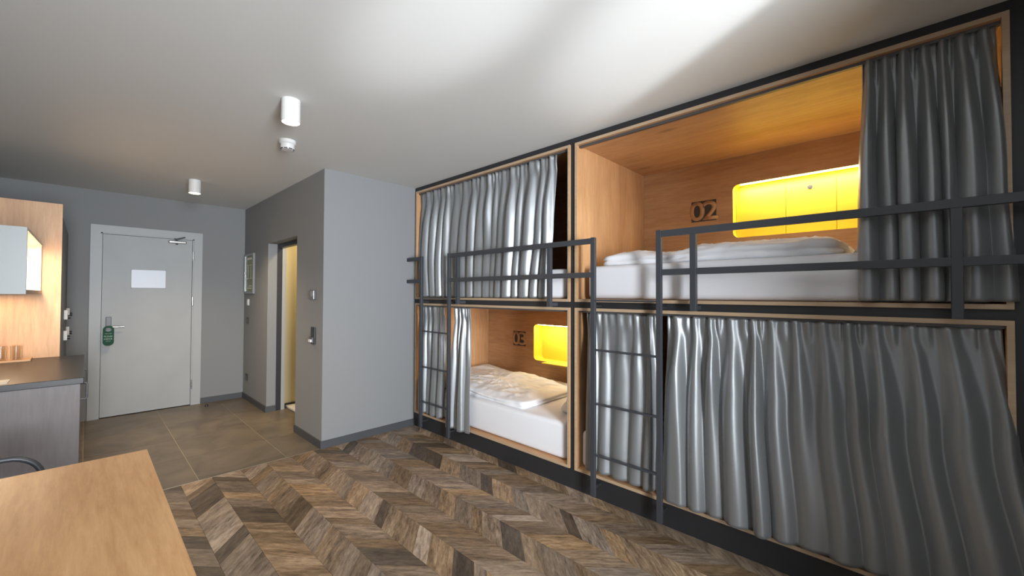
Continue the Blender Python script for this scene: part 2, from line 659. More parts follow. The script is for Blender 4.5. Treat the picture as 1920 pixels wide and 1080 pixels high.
# ------------------------------------------------------------------ bunk wall
fw = thing('bunk_wall_frame', 'black laminate frame wall holding the four wooden sleeping boxes', 'frame', (XF, 1.75, 0))
YR = -0.80
box('top_beam', XF, XF + 0.10, YR, YC, 2.541, ZC, M_black, fw)
box('middle_beam', XF, XF + 0.10, -0.3186, YC, 1.3268, 1.3705, M_black, fw)
box('kick_board', XF, XF + 0.10, -0.3186, YC, 0.0, 0.1463, M_black, fw)
box('divider', XF, XF + 0.10, 1.727, 1.771, 0.1463, 1.3268, M_black, fw)
box('divider', XF, XF + 0.10, 1.727, 1.771, 1.3705, 2.541, M_black, fw)
box('end_post', XF, XF + 0.10, 3.817, YC, 0.1463, 1.3268, M_black, fw)
box('end_post', XF, XF + 0.10, 3.817, YC, 1.3705, 2.541, M_black, fw)
box('end_panel', XF, XF + 0.10, YR, -0.3186, 0.0, 2.541, M_black, fw)

T = 0.020
FP = 0.012      # boards stand proud of the black frame
BX = 3.548      # back panel


def niche_back(pod, y0, y1, z0, z1, ny0, ny1, nz0, nz1, depth):
    """back panel with a rounded opening (grid fill between outer rectangle and rounded opening)"""
    bm = bmesh.new()
    inner = rrect(ny0, ny1, nz0, nz1, 0.045, 8)
    n = len(inner)
    cy, cz = (ny0 + ny1) / 2, (nz0 + nz1) / 2
    iv = [bm.verts.new((BX, a, b)) for a, b in inner]
    iv2 = [bm.verts.new((BX + depth, a, b)) for a, b in inner]
    q = n // 4
    # outer rectangle split to match
    outer = []
    cs = [(y1, z1), (y0, z1), (y0, z0), (y1, z0)]
    ov = [bm.verts.new((BX, a, b)) for a, b in cs]
    for s in range(4):
        a = iv[s * q:(s + 1) * q]
        for i in range(len(a) - 1):
            bm.faces.new((ov[s], a[i], a[i + 1]))
        nx = iv[((s + 1) * q) % n]
        bm.faces.new((ov[s], a[-1], nx, ov[(s + 1) % 4]))
    o = finish('back_panel', bm, M_oak_y, pod)
    bm = bmesh.new()
    iv = [bm.verts.new((BX - 0.0005, a, b)) for a, b in inner]
    iv2 = [bm.verts.new((BX + depth, a, b)) for a, b in inner]
    for i in range(n):
        bm.faces.new((iv[i], iv[(i + 1) % n], iv2[(i + 1) % n], iv2[i]))
    bm.faces.new(iv2)
    nb = finish('niche_lining', bm, M_yellow, pod)
    return nb


def text_mesh(txt, width, height, depth, offset=0.0):
    cu = bpy.data.curves.new('txt', 'FONT')
    cu.body = txt
    cu.size = 1
    cu.offset = offset
    cu.extrude = 0.0
    o = bpy.data.objects.new('txt', cu)
    C.objects.link(o)
    dg = bpy.context.evaluated_depsgraph_get()
    me = bpy.data.meshes.new_from_object(o.evaluated_get(dg))
    bpy.data.objects.remove(o)
    xs_ = [v.co.x for v in me.vertices]
    ys_ = [v.co.y for v in me.vertices]
    sx, sy = width / (max(xs_) - min(xs_)), height / (max(ys_) - min(ys_))
    cx, cy = (max(xs_) + min(xs_)) / 2, (max(ys_) + min(ys_)) / 2
    for v in me.vertices:
        v.co = Vector(((v.co.x - cx) * sx, (v.co.y - cy) * sy, 0))
    bm = bmesh.new()
    bm.from_mesh(me)
    ret = bmesh.ops.extrude_face_region(bm, geom=bm.faces[:])
    bmesh.ops.translate(bm, verts=[v for v in ret['geom'] if isinstance(v, bmesh.types.BMVert)], vec=(0, 0, depth))
    bpy.data.meshes.remove(me)
    return bm


def number(pod, txt, yc, zc, wd, hg):
    pl = box('number_plate', BX - 0.001, BX, yc - wd / 2, yc + wd / 2, zc - hg / 2, zc + hg / 2, M_num, pod)
    # digits: outward (-x) facing, reading direction -y
    for i, ch in enumerate(txt):
        bm = text_mesh(ch, wd * 0.61, hg * 0.92, 0.0006, 0.02)
        R_ = Matrix(((0, 0, -1), (-1, 0, 0), (0, 1, 0))).to_4x4()
        bmesh.ops.transform(bm, matrix=R_, verts=bm.verts)
        bmesh.ops.translate(bm, verts=bm.verts, vec=(BX - 0.0011, yc + (0.5 - i) * wd * 0.53, zc + 0.002))
        finish('numeral', bm, M_oak_y, pl)
    return pl


def pod(label, y0, y1, z0, z1, niche=None, num=None, folded=False, lit=True, seam_track=True):
    p = thing('sleeping_box', label, 'bunk bed', (XF, (y0 + y1) / 2, z0), 'wooden sleeping boxes in the bunk wall')
    x0 = XF - FP
    box('side_panel', x0, BX, y0, y0 + T, z0, z1, M_oak_z, p, 0.0012)
    box('side_panel', x0, BX, y1 - T, y1, z0, z1, M_oak_z, p, 0.0012)
    box('top_panel', x0, BX, y0 + T, y1 - T, z1 - T, z1, M_oak_y, p, 0.0012)
    box('bottom_panel', x0, BX, y0 + T, y1 - T, z0, z0 + T, M_oak_y, p, 0.0012)
    # thin edge band on the room side
    bm = bmesh.new()
    e0, e1 = x0 - 0.002, x0
    abox(bm, e0, e1, y0, y0 + T, z0, z1)
    abox(bm, e0, e1, y1 - T, y1, z0, z1)
    abox(bm, e0, e1, y0 + T, y1 - T, z1 - T, z1)
    abox(bm, e0, e1, y0 + T, y1 - T, z0, z0 + T)
    finish('edge_band', bm, M_edge, p)
    box('curtain_track', XF + 0.012, XF + 0.034, y0 + T, y1 - T, z1 - T - 0.014, z1 - T, M_dsteel, p)
    if niche:
        ny0, ny1, nz0, nz1, dep = niche
        nb = niche_back(p, y0 + T, y1 - T, z0 + T, z1 - T, ny0, ny1, nz0, nz1, dep)
        led = box('led_strip', BX + 0.012, BX + 0.030, ny0 + 0.05, ny1 - 0.05, nz1 - 0.006, nz1 - 0.001, M_led, nb)
        if not folded:
            # three closed doors on the niche back
            dx = BX + dep
            for a, b in ((ny1 - 0.338, ny1 - 0.002), (ny1 - 0.639, ny1 - 0.341), (ny0 + 0.002, ny1 - 0.642)):
                dd = box('niche_door', dx - 0.012, dx - 0.001, a, b, nz0 + 0.003, nz1 - 0.045, M_yellow, nb, 0.0008)
            # lock ring on the middle door is a sub part of the lining
            bm = bmesh.new()
            acyl(bm, (dx - 0.016, ny1 - 0.489, nz1 - 0.085), (dx - 0.011, ny1 - 0.489, nz1 - 0.085), 0.016, seg=20)
            acyl(bm, (dx - 0.019, ny1 - 0.489, nz1 - 0.085), (dx - 0.015, ny1 - 0.489, nz1 - 0.085), 0.009, seg=16)
            lk = finish('door_lock', bm, M_chrome, nb)
        else:
            bm = bmesh.new()
            abox(bm, BX - 0.145, BX + 0.03, ny1 - 0.60, ny1 - 0.235, nz0 - 0.002, nz0 + 0.010, 0.002)
            finish('folded_down_door', bm, M_yellow, nb)
    else:
        box('back_panel', BX, BX + 0.02, y0, y1, z0, z1, M_oak_y, p)
    if num:
        number(p, *num)
    return p


Y = dict(a0=1.771, a1=3.817, b0=-0.3186, b1=1.727)
Z = dict(t0=1.3705, t1=2.541, l0=0.1463, l1=1.3268)
pod('wooden sleeping box at upper left with curtain nearly closed and dark inside', Y['a0'], Y['a1'], Z['t0'], Z['t1'])
pod('open upper right wooden sleeping box marked 02 with long yellow lit niche', Y['b0'], Y['b1'], Z['t0'], Z['t1'],
    niche=(-0.02, 0.958, 1.878, 2.300, 0.10), num=('02', 1.180, 2.125, 0.198, 0.172))
pod('lower left wooden sleeping box marked 03 with glowing yellow niche and shelf', Y['a0'], Y['a1'], Z['l0'], Z['l1'],
    niche=(2.06, 3.038, 0.680, 1.085, 0.15), num=('03', 3.262, 0.905, 0.198, 0.172), folded=True)
pod('lower right wooden sleeping box hidden behind wide closed grey curtains', Y['b0'], Y['b1'], Z['l0'], Z['l1'])

# niche lamps (the light of the LED strips)
lamp('niche_led_light', 'AREA', (BX + 0.016, 0.47, 2.290), (BX + 0.02, 0.47, 1.9), 2.7, (1.0, 0.88, 0.66), shape='RECTANGLE', size=0.9, size_y=0.03)
lamp('niche_led_light', 'AREA', (BX + 0.022, 2.55, 1.072), (BX + 0.03, 2.55, 0.7), 2.0, (1.0, 0.88, 0.66), shape='RECTANGLE', size=0.9, size_y=0.04)


# ------------------------------------------------------------------ bedding
def ease(a, b, t_):
    t_ = max(0.0, min(1.0, (t_ - a) / (b - a)))
    return t_ * t_ * (3 - 2 * t_)


def soft(name, x0, x1, y0, y1, z0, h, mat, seed=0, rad=0.09, bulges=1, wr=0.012, top_fn=None, rings=26, m=220, crown=0.25, fine=0.5, o0=None, jag=0.012):
    """cushion-like closed body: rounded outline, bulging rim, wrinkled top"""
    bm = bmesh.new()
    cx, cy = (x0 + x1) / 2, (y0 + y1) / 2
    hx, hy = (x1 - x0) / 2, (y1 - y0) / 2
    rad = min(rad, hx * 0.98, hy * 0.98)
    base = rrect(-hx, hx, -hy, hy, rad, 10)
    # resample
    per = [0.0]
    for i in range(len(base)):
        a, b = base[i], base[(i + 1) % len(base)]
        per.append(per[-1] + math.hypot(b[0] - a[0], b[1] - a[1]))
    pts = []
    j = 0
    for k in range(m):
        t_ = per[-1] * k / m
        while per[j + 1] < t_:
            j += 1
        a, b = base[j], base[(j + 1) % len(base)]
        q = (t_ - per[j]) / max(1e-9, per[j + 1] - per[j])
        pts.append((a[0] + q * (b[0] - a[0]), a[1] + q * (b[1] - a[1])))
    sv = Vector((seed * 7.31, seed * 3.17, seed * 1.9))
    R_ = []
    side = 12
    edge_h = h * (1 - crown)
    for k in range(side + 1):
        t_ = k / side
        bul = 0.5 * edge_h / bulges * abs(sin(pi * bulges * t_)) ** 0.7
        ring = []
        for px_, py_ in pts:
            l = math.hypot(px_, py_)
            nx, ny = px_ / l, py_ / l
            jj = jag * noise.noise(Vector((px_ * 4, py_ * 4, t_ * 1.5)) + sv) * 2
            z = z0 + edge_h * t_
            zz = 0.0
            if top_fn:
                zz = top_fn(cx + px_, cy + py_) * t_
            d_ = bul + jj - 0.35 * edge_h
            v = Vector((cx + px_ + nx * d_, cy + py_ + ny * d_, z + zz))
            n_ = noise.noise(v * 14 + sv) * wr * 0.6
            ring.append(bm.verts.new(v + Vector((nx * n_, ny * n_, (n_ * 0.5) if 0 < k else 0))))
        R_.append(ring)
    for k in range(1, rings):
        s = 1 - k / rings
        ring = []
        for px_, py_ in pts:
            l = math.hypot(px_, py_)
            off = (-0.35 * edge_h)
            qx, qy = px_ + px_ / l * off, py_ + py_ / l * off
            x, y = cx + qx * s, cy + qy * s
            e = 1 - s
            zz = crown * h * min(1.0, (e * 3.0)) ** 0.6
            tz = top_fn(x, y) if top_fn else 0.0
            p3 = Vector((x, y, 0))
            nn = noise.noise(Vector((x * 5, y * 3.2, 0)) + sv) * wr * 1.6
            rg = 1 - abs(noise.noise(Vector((x * 9 + y * 5, y * 7, 3)) + sv)) * 2
            nn += rg * wr * 0.8
            nn += fine * wr * (1 - 2 * abs(noise.noise(Vector((x * 22, y * 17, 5)) + sv)))
            ring.append(bm.verts.new((x, y, z0 + edge_h + zz + tz + nn * min(1, e * 6))))
        R_.append(ring)
    for a, b in zip(R_, R_[1:]):
        for i in range(m):
            j = (i + 1) % m
            bm.faces.new((a[i], a[j], b[j], b[i]))
    bm.faces.new(R_[-1])
    bm.faces.new(R_[0][::-1])
    return finish(name, bm, mat, None, smooth=True, o0=o0 or (cx, cy, z0))


def mattress(label, y0, y1, z0, z1, x0=XF + 0.030):
    bm = bmesh.new()
    abox(bm, x0, BX - 0.012, y0, y1, z0, z1, 0.035, 5)
    o = finish('mattress', bm, M_sheet, None, smooth=True, o0=((x0 + BX) / 2, (y0 + y1) / 2, z0))
    sharp(o, 60)
    return tag(o, label, 'mattress', 'white mattresses in the sleeping boxes')


ZU, ZL = 1.3705 + T + 0.002, 0.1463 + T + 0.002
mattress('white sheeted mattress showing beside the upper left grey curtain', 1.850, 3.78, ZU, 1.622)
mattress('long white sheeted mattress in the open upper right box 02', -0.285, 1.645, ZU, 1.628)
mattress('white sheeted mattress in the lower left box 03', 1.835, 3.78, ZL, 0.448)
mattress('mattress end peeping out left of the lower right ladder curtain', -0.285, 1.700, ZL, 0.430)

tag(soft('duvet', 2.56, 3.40, 0.20, 1.58, 1.628, 0.090, M_duvet, seed=3, bulges=2, wr=0.016,
         top_fn=lambda x, y: 0.020 * ease(1.22, 1.42, y) + 0.026 * ease(1.12, 0.85, y) - 0.012 + 0.006 * sin(y * 11)),
    'crumpled white duvet lying along the upper right mattress', 'duvet')
tag(soft('duvet', 2.555, 3.46, 2.30, 3.74, 0.448, 0.075, M_duvet, seed=5, bulges=2, wr=0.016, rad=0.05,
         top_fn=lambda x, y: 0.05 * max(0, (y - 2.7)) + 0.010 * sin(6 * y + 3 * x)),
    'folded white duvet in the lower left box under the yellow niche', 'duvet')
tag(soft('pillow', 2.60, 3.20, -0.24, 0.16, 1.628, 0.085, M_pillow, seed=8, rad=0.1, wr=0.006, crown=0.4),
    'pillow at the right end of the upper right mattress beside curtain', 'pillow')
bm_p = soft('pillow', 2.72, 3.25, 1.85, 2.06, 0.448, 0.15, M_pillow, seed=9, rad=0.1, wr=0.006, crown=0.5)
tag(bm_p, 'pillow at the right end of the lower left mattress', 'pillow')


# ------------------------------------------------------------------ curtains
def lerp_tab(tab, v):
    for (a, x), (b, y) in zip(tab, tab[1:]):
        if v <= b:
            return x + (y - x) * ease(a, b, v)
    return tab[-1][1]


def curtain(label, far_edge, near_edge, zt, zb, xt, xb, folds, amp, seed, group=None, head=0.05, hem=None, nu_per=16, nv=64, swing=0.010):
    """far_edge / near_edge: tables (v, y); xt / xb: x at top and hem; folds bulge towards the room (-x)"""
    rn = random.Random(seed)
    ph = [0.0]
    for k in range(folds):
        ph.append(ph[-1] + 0.65 + 0.7 * rn.random())
    ph = [a / ph[-1] for a in ph]
    fa = [0.55 + 0.6 * rn.random() for _ in range(folds)]
    sk = [rn.uniform(-0.28, 0.28) for _ in range(folds)]
    fade = [rn.random() < 0.22 for _ in range(folds)]
    nu = folds * nu_per
    sv = Vector((seed * 2.7, seed * 5.1, 0))
    bm = bmesh.new()
    grid = []
    uu = []
    for k in range(folds):
        for q in range(nu_per):
            uu.append((k, q / nu_per))
    uu.append((folds - 1, 1.0))
    L = zt - zb
    for iv in range(nv + 1):
        v = iv / nv
        yf, yn = lerp_tab(far_edge, v), lerp_tab(near_edge, v)
        row = []
        for (k, t_) in uu:
            w_ = ph[k] + (ph[k + 1] - ph[k]) * t_
            # boundaries drift sideways lower down
            dr = swing * v * noise.noise(Vector((w_ * folds * 0.45, v * 0.8, 0)) + sv)
            a = fa[k]
            if fade[k]:
                a *= 1 - 0.6 * ease(0.15, 0.7, v)
            a *= 1 + 0.35 * noise.noise(Vector((k * 1.7, v * 1.1, 4)) + sv)
            A = amp * (0.42 + 0.58 * ease(0.02, 0.35, v)) * a
            s_ = t_ + sk[k] * t_ * (1 - t_)
            c_ = 0.5 - 0.5 * cos(2 * pi * s_)
            c_ = c_ ** (1.0 + 1.6 * (1 - ease(0.05, 0.40, v)) - 0.30 * v)
            d = A * c_
            # pinch pleats in the header band
            hd = 1 - ease(head * 0.6, head * 2.6, v)
            d = d * (1 - 0.25 * hd) + hd * 0.017 * (0.5 + 0.5 * cos(2 * pi * (t_ * 2 + 0.2))) * a
            d += 0.005 * noise.noise(Vector((w_ * folds * 0.9, v * 2.2, 9)) + sv) + (0.0012 + 0.006 * hd) * noise.noise(Vector((w_ * folds * 2.3, v * (4 + 14 * hd), 2)) + sv)
            yy = (1 - w_) * yf + w_ * yn + dr + 0.10 * amp * a * sin(2 * pi * s_) * (0.3 + v)
            x = xt + (xb - xt) * ease(0.0, 0.9, v) - d
            xm = 2.420 if zt > 2 else 2.30 + 0.12 * ease(0.72, 1.0, yy)
            if x < xm + 0.02:
                x = xm + 0.02 * math.exp((x - xm - 0.02) / 0.02)
            zh = hem(w_) if hem else 0.0
            z = zt - (L - zh) * v - (0.004 * abs(noise.noise(Vector((w_ * folds * 1.5, 0, 7)) + sv)) if iv == 0 else 0)
            row.append(bm.verts.new((x, yy, z)))
        grid.append(row)
    for a, b in zip(grid, grid[1:]):
        for i in range(len(a) - 1):
            bm.faces.new((a[i], a[i + 1], b[i + 1], b[i]))
    ym = (far_edge[0][1] + near_edge[0][1]) / 2
    o = finish('curtain', bm, M_satin, None, smooth=True, o0=(xt, ym, zt))
    md = o.modifiers.new('cloth_thickness', 'SOLIDIFY')
    md.thickness = 0.0025
    return tag(o, label, 'curtain', 'grey satin bunk curtains')


TU, TLo = 2.541 - T - 0.012, 1.3268 - T - 0.012
curtain('grey satin curtain drawn across the upper left sleeping box', [(0, 3.770), (0.6, 3.80), (1, 3.765)], [(0, 1.915), (0.5, 1.945), (1, 1.995)],
        TU, 1.396, XF + 0.030, XF + 0.006, 17, 0.047, 21)
curtain('dark bunched grey curtain at the right end of upper box 02', [(0, 0.120), (0.5, 0.128), (1, 0.130)], [(0, -0.285), (0.55, -0.312), (1, -0.325)],
        TU, 1.400, XF + 0.030, XF + 0.000, 7, 0.078, 35, nu_per=24, swing=0.035)
curtain('narrow grey curtain behind the far ladder, lower left box', [(0, 3.775), (1, 3.77)], [(0, 3.33), (0.5, 3.30), (1, 3.33)],
        TLo, 0.178, XF + 0.030, XF + 0.004, 5, 0.045, 41)
curtain('grey curtain gathered left of the bed in lower box 03', [(0, 3.165), (0.4, 3.17), (1, 3.22)], [(0, 2.925), (0.5, 2.90), (1, 2.885)],
        TLo, 0.135, XF + 0.020, XF - 0.022, 4, 0.048, 52)
curtain('grey curtain panel behind the rungs of the near ladder', [(0, 1.640), (1, 1.640)], [(0, 1.125), (0.5, 1.115), (1, 1.130)],
        TLo, 0.190, XF + 0.030, XF + 0.004, 5, 0.046, 63)
curtain('wide grey satin curtain closing the lower right sleeping box', [(0, 1.050), (0.5, 1.060), (1, 1.060)], [(0, -0.290), (0.4, -0.330), (1, -0.42)],
        TLo, 0.182, XF + 0.028, XF - 0.024, 13, 0.064, 77)

# ------------------------------------------------------------------ ladders and guard rails
XP = 2.385
PW, PD = 0.032, 0.026


def ladder(label, yn, yf, ztop, rungs):
    t_ = thing('bunk_ladder', label, 'ladder', (XP, (yn + yf) / 2, 0.0), 'black steel ladders on the bunk wall')
    for y0 in (yn, yf - PW):
        box('post', XP, XP + PD, y0, y0 + PW, 0.055, ztop, M_steel, t_, 0.002)
        for z in (0.105, 1.335):
            box('bracket', XP + PD, XF, y0 + 0.006, y0 + PW - 0.006, z, z + 0.016, M_black, t_)
    for z in rungs:
        box('rung', XP - 0.004 + 0.006, XP + 0.030, yn + PW, yf - PW, z - 0.012, z, M_steel, t_, 0.002)
    return t_


ladder('black steel ladder at the near centre of the bunk wall', 1.040, 1.535, 1.815, (1.389, 1.053, 0.690, 0.345))
ladder('farther black steel ladder beside the grey wall corner', 3.106, 3.600, 1.815, (1.389, 1.050, 0.685, 0.330))


def rail(label, y0, y1, posts):
    t_ = thing('guard_rail', label, 'railing', (XP, (y0 + y1) / 2, 1.33), 'black steel guard rails of the upper bunks')
    for z0, z1 in ((1.773, 1.811), (1.541, 1.577)):
        box('bar', XP + 0.001, XP + PD - 0.001, y0, y1, z0, z1, M_steel, t_, 0.002)
    for yp in posts:
        box('post', XP, XP + 0.030, yp, yp + 0.034, 1.330, 1.773, M_steel, t_, 0.002)
        box('bracket', XP + 0.030, XF, yp + 0.006, yp + 0.028, 1.336, 1.362, M_steel, t_)
    return t_


rail('guard rail across the upper left sleeping box between two ladders', 1.535, 3.106, (1.885, 2.975))
rail('guard rail across the upper right box running out of frame', -0.798, 1.040, (0.838, -0.182))
rail('short guard rail stub joining the far ladder to grey wall', 3.600, 3.850, ())

# ------------------------------------------------------------------ entrance door
YD = YF - 0.012
d1 = struct('door_1', 0.125, 0.934, YF + 0.004, YF + 0.044, 0.008, 2.098, M_door)
bm = bmesh.new()
abox(bm, DL, DL + 0.082, YD, YF + TH, 0, DT)
abox(bm, DR - 0.085, DR, YD, YF + TH, 0, DT)
abox(bm, DL + 0.082, DR - 0.085, YD, YF + TH, DT - 0.085, DT)
dfm = finish('door_frame', bm, M_frame, d1)
bm = bmesh.new()
abox(bm, DL + 0.082, 0.121, YF - 0.004, YF + TH, 0, DT - 0.085)
abox(bm, 0.938, DR - 0.085, YF - 0.004, YF + TH, 0, DT - 0.085)
abox(bm, DL + 0.082, DR - 0.085, YF - 0.004, YF + TH, 2.102, DT - 0.085 + 0.001)
finish('frame_rebate', bm, M_frame, d1)
box('door_glass', 0.369, 0.676, YF - 0.001, YF + 0.006, 1.488, 1.700, plain('frosted_door_pane', (0.50, 0.53, 0.59), 0.4, Emission_Color=(0.85, 0.9, 1.0, 1), Emission_Strength=0.10), d1)  # faint glow of the pane stands in for corridor light behind it
bm = bmesh.new()
for a in ((0.363, 0.369, 1.482, 1.706), (0.676, 0.682, 1.482, 1.706), (0.363, 0.682, 1.700, 1.706), (0.363, 0.682, 1.482, 1.488)):
    abox(bm, a[0], a[1], YF - 0.003, YF + 0.006, a[2], a[3])
finish('pane_bead', bm, M_frame, d1)
for z in (1.902, 1.321, 0.264):
    cyl('hinge', (0.943, YF - 0.009, z - 0.055), (0.943, YF - 0.009, z + 0.055), 0.009, M_chrome, d1, seg=12)
pl = box('lock_plate', 0.160, 0.206, YF - 0.012, YF + 0.004, 1.000, 1.150, M_dsteel, d1, 0.004)
tube('lever_handle', [(0.182, YF - 0.012, 1.036), (0.182, YF - 0.050, 1.036), (0.19, YF - 0.056, 1.036), (0.20, YF - 0.058, 1.036), (0.31, YF - 0.058, 1.036)], 0.010, M_chrome, d1)
dc = box('door_closer', 0.695, 0.870, YF - 0.045, YF + 0.004, 2.045, 2.078, M_chrome, d1, 0.008)
box('closer_arm', 0.745, 0.800, YF - 0.10, YF - 0.02, 2.092, 2.100, M_dsteel, dc, 0.002)
tube('closer_link', [(0.775, YF - 0.095, 2.096), (0.85, YF - 0.05, 2.125), (0.855, YF - 0.014, 2.13)], 0.007, M_dsteel, dc)
cyl('closer_pivot', (0.775, YF - 0.03, 2.030), (0.775, YF - 0.03, 2.100), 0.012, M_dsteel, dc, seg=14)

# green hanger on the handle
hg = thing('door_hanger', 'green card door hanger with pale lettering on the handle', 'door hanger', (0.182, YF - 0.075, 0.84))
bm = bmesh.new()
out = rrect(0.137, 0.228, 0.826, 1.050, 0.042, 8)
cyx, cyz, cr_ = 0.182, 1.008, 0.026
inn = [(cyx + cr_ * cos(2 * pi * i / len(out)) * 1.0, cyz + cr_ * 0.8 * sin(2 * pi * i / len(out))) for i in range(len(out))]
o1 = [bm.verts.new((a, YF - 0.074, b)) for a, b in out]
i1 = [bm.verts.new((a, YF - 0.074, b)) for a, b in inn]
for i in range(len(out)):
    j = (i + 1) % len(out)
    bm.faces.new((o1[i], o1[j], i1[j], i1[i]))
ex = bmesh.ops.extrude_face_region(bm, geom=bm.faces[:])
bmesh.ops.translate(bm, verts=[v for v in ex['geom'] if isinstance(v, bmesh.types.BMVert)], vec=(0, 0.0015, 0))
finish('card', bm, M_green, hg)
for txt, zc, wd, hh in (('WELCOME', 0.963, 0.058, 0.008), ('PLEASE', 0.932, 0.068, 0.018), ('KNOCK', 0.903, 0.068, 0.018), ('HERE', 0.879, 0.040, 0.006)):
    bm = text_mesh(txt, wd, hh, 0.0008, 0.01)
    bmesh.ops.transform(bm, matrix=Matrix.Rotation(pi / 2, 4, 'X'), verts=bm.verts)
    bmesh.ops.translate(bm, verts=bm.verts, vec=(0.182, YF - 0.0742, zc))
    finish('lettering', bm, M_ink, hg)

ds = thing('door_stop', 'tiny black door stop on the brown tiles by the door', 'door stop', (1.07, 6.33, 0))
lathe('stop_body', [(0, 0), (0.018, 0), (0.018, 0.008), (0.012, 0.028), (0.006, 0.032), (0, 0.032)], 1.07, 6.33, M_dark, ds, 16)

# ------------------------------------------------------------------ bathroom doorway
dw = struct('door_2', XC + 0.10, XC + 0.157, JF - 0.004, JF + 0.05, 0, JT, M_dark)
box('head_track', XC + 0.10, XC + 0.157, JN - 0.05, JF - 0.004, JT - 0.05, JT, M_dark, dw)
box('inner_frame', XC + 0.157, XC + 0.200, JF - 0.002, JF + 0.09, 0, JT + 0.1, M_frame, dw)
struct('trim_bath_skirting', XC + 0.2, 2.75, 5.585, 5.60, 0, 0.05, M_dark)
tr = thing('shower_tray', 'white shower tray just inside the bathroom doorway', 'shower tray', (2.15, 5.3, 0))
box('tray', 1.745, 2.55, 5.20, 5.580, 0.001, 0.03, M_white, tr, 0.008)
lamp('bathroom_lamp', 'AREA', (2.15, 4.9, 2.5), (2.15, 4.9, 0), 9, (1.0, 0.78, 0.45), shape='DISK', size=0.3)

# ------------------------------------------------------------------ things on the side of the block
X1 = XC
ev = thing('framed_plan', 'silver framed green evacuation plan on the wall near the door', 'picture', (X1, 6.27, 1.42))
bm = bmesh.new()
for a in ((6.062, 6.482, 1.925, 1.952), (6.062, 6.482, 1.424, 1.451), (6.062, 6.089, 1.451, 1.925), (6.455, 6.482, 1.451, 1.925)):
    abox(bm, X1 - 0.022, X1, a[0], a[1], a[2], a[3])
finish('picture_frame', bm, M_chrome, ev)
pn = box('plan_print', X1 - 0.012, X1, 6.089, 6.455, 1.451, 1.925, M_plan, ev)
box('heading', X1 - 0.013, X1 - 0.012, 6.16, 6.38, 1.875, 1.900, M_paper, pn)
for (a, b, c, d_) in ((6.12, 6.43, 1.80, 1.806), (6.12, 6.43, 1.62, 1.626), (6.20, 6.206, 1.62, 1.80), (6.32, 6.326, 1.62, 1.80), (6.15, 6.30, 1.52, 1.53), (6.15, 6.36, 1.49, 1.50)):
    box('plan_line', X1 - 0.013, X1 - 0.012, a, b, c, d_, M_paper, pn)
cyl('frame_button', (X1 - 0.030, 6.445, 1.70), (X1 - 0.012, 6.445, 1.70), 0.016, M_white, ev, seg=16)


def switch(label, y0, y1, z0, z1, mat, inner, name='light_switch', cat='switch'):
    t_ = thing(name, label, cat, (X1, (y0 + y1) / 2, z0))
    box('cover', X1 - 0.012, X1, y0, y1, z0, z1, mat, t_, 0.002)
    box('rocker', X1 - 0.016, X1 - 0.012, y0 + 0.018, y1 - 0.018, z0 + 0.015, z1 - 0.015, inner, t_, 0.001)
    return t_


switch('small white switch below the framed evacuation plan', 6.300, 6.385, 1.265, 1.350, M_white, M_white)
switch('dark switch at mid height below the white one', 6.310, 6.390, 1.022, 1.104, M_dark, M_dsteel)
switch('dark wall socket low beside the far corner', 6.315, 6.400, 0.265, 0.345, M_dark, M_dsteel, 'wall_socket', 'socket')
th = thing('thermostat', 'square chrome thermostat on the pier right of the doorway', 'thermostat', (X1, 4.06, 1.365))
box('housing', X1 - 0.026, X1, 4.010, 4.105, 1.368, 1.455, M_dchrome, th, 0.004)
box('display', X1 - 0.028, X1 - 0.026, 4.026, 4.090, 1.400, 1.445, M_cabwhite, th)
kc = thing('key_card_switch', 'black key card holder below the thermostat', 'card switch', (X1, 4.06, 0.94))
box('back_plate', X1 - 0.014, X1, 4.012, 4.100, 0.942, 1.105, M_dark, kc, 0.003)
box('card_slot', X1 - 0.030, X1 - 0.014, 4.022, 4.090, 0.955, 1.010, M_dsteel, kc, 0.003)
box('key_card', X1 - 0.046, X1 - 0.020, 4.030, 4.082, 0.965, 0.990, M_white, kc, 0.001)


# ------------------------------------------------------------------ ceiling fittings
def spot(label, cx, cy):
    t_ = thing('ceiling_spotlight', label, 'ceiling lamp', (cx, cy, ZC), 'white cylinder ceiling spotlights')
    lathe('housing', [(0.0, ZC), (0.052, ZC), (0.052, ZC - 0.135), (0.047, ZC - 0.135), (0.045, ZC - 0.118), (0.0, ZC - 0.118)], cx, cy, M_white, t_)
    lathe('lamp_glass', [(0.0, ZC - 0.1345), (0.0465, ZC - 0.1345), (0.0465, ZC - 0.119), (0, ZC - 0.119)], cx, cy, M_lamp, t_)
    return t_


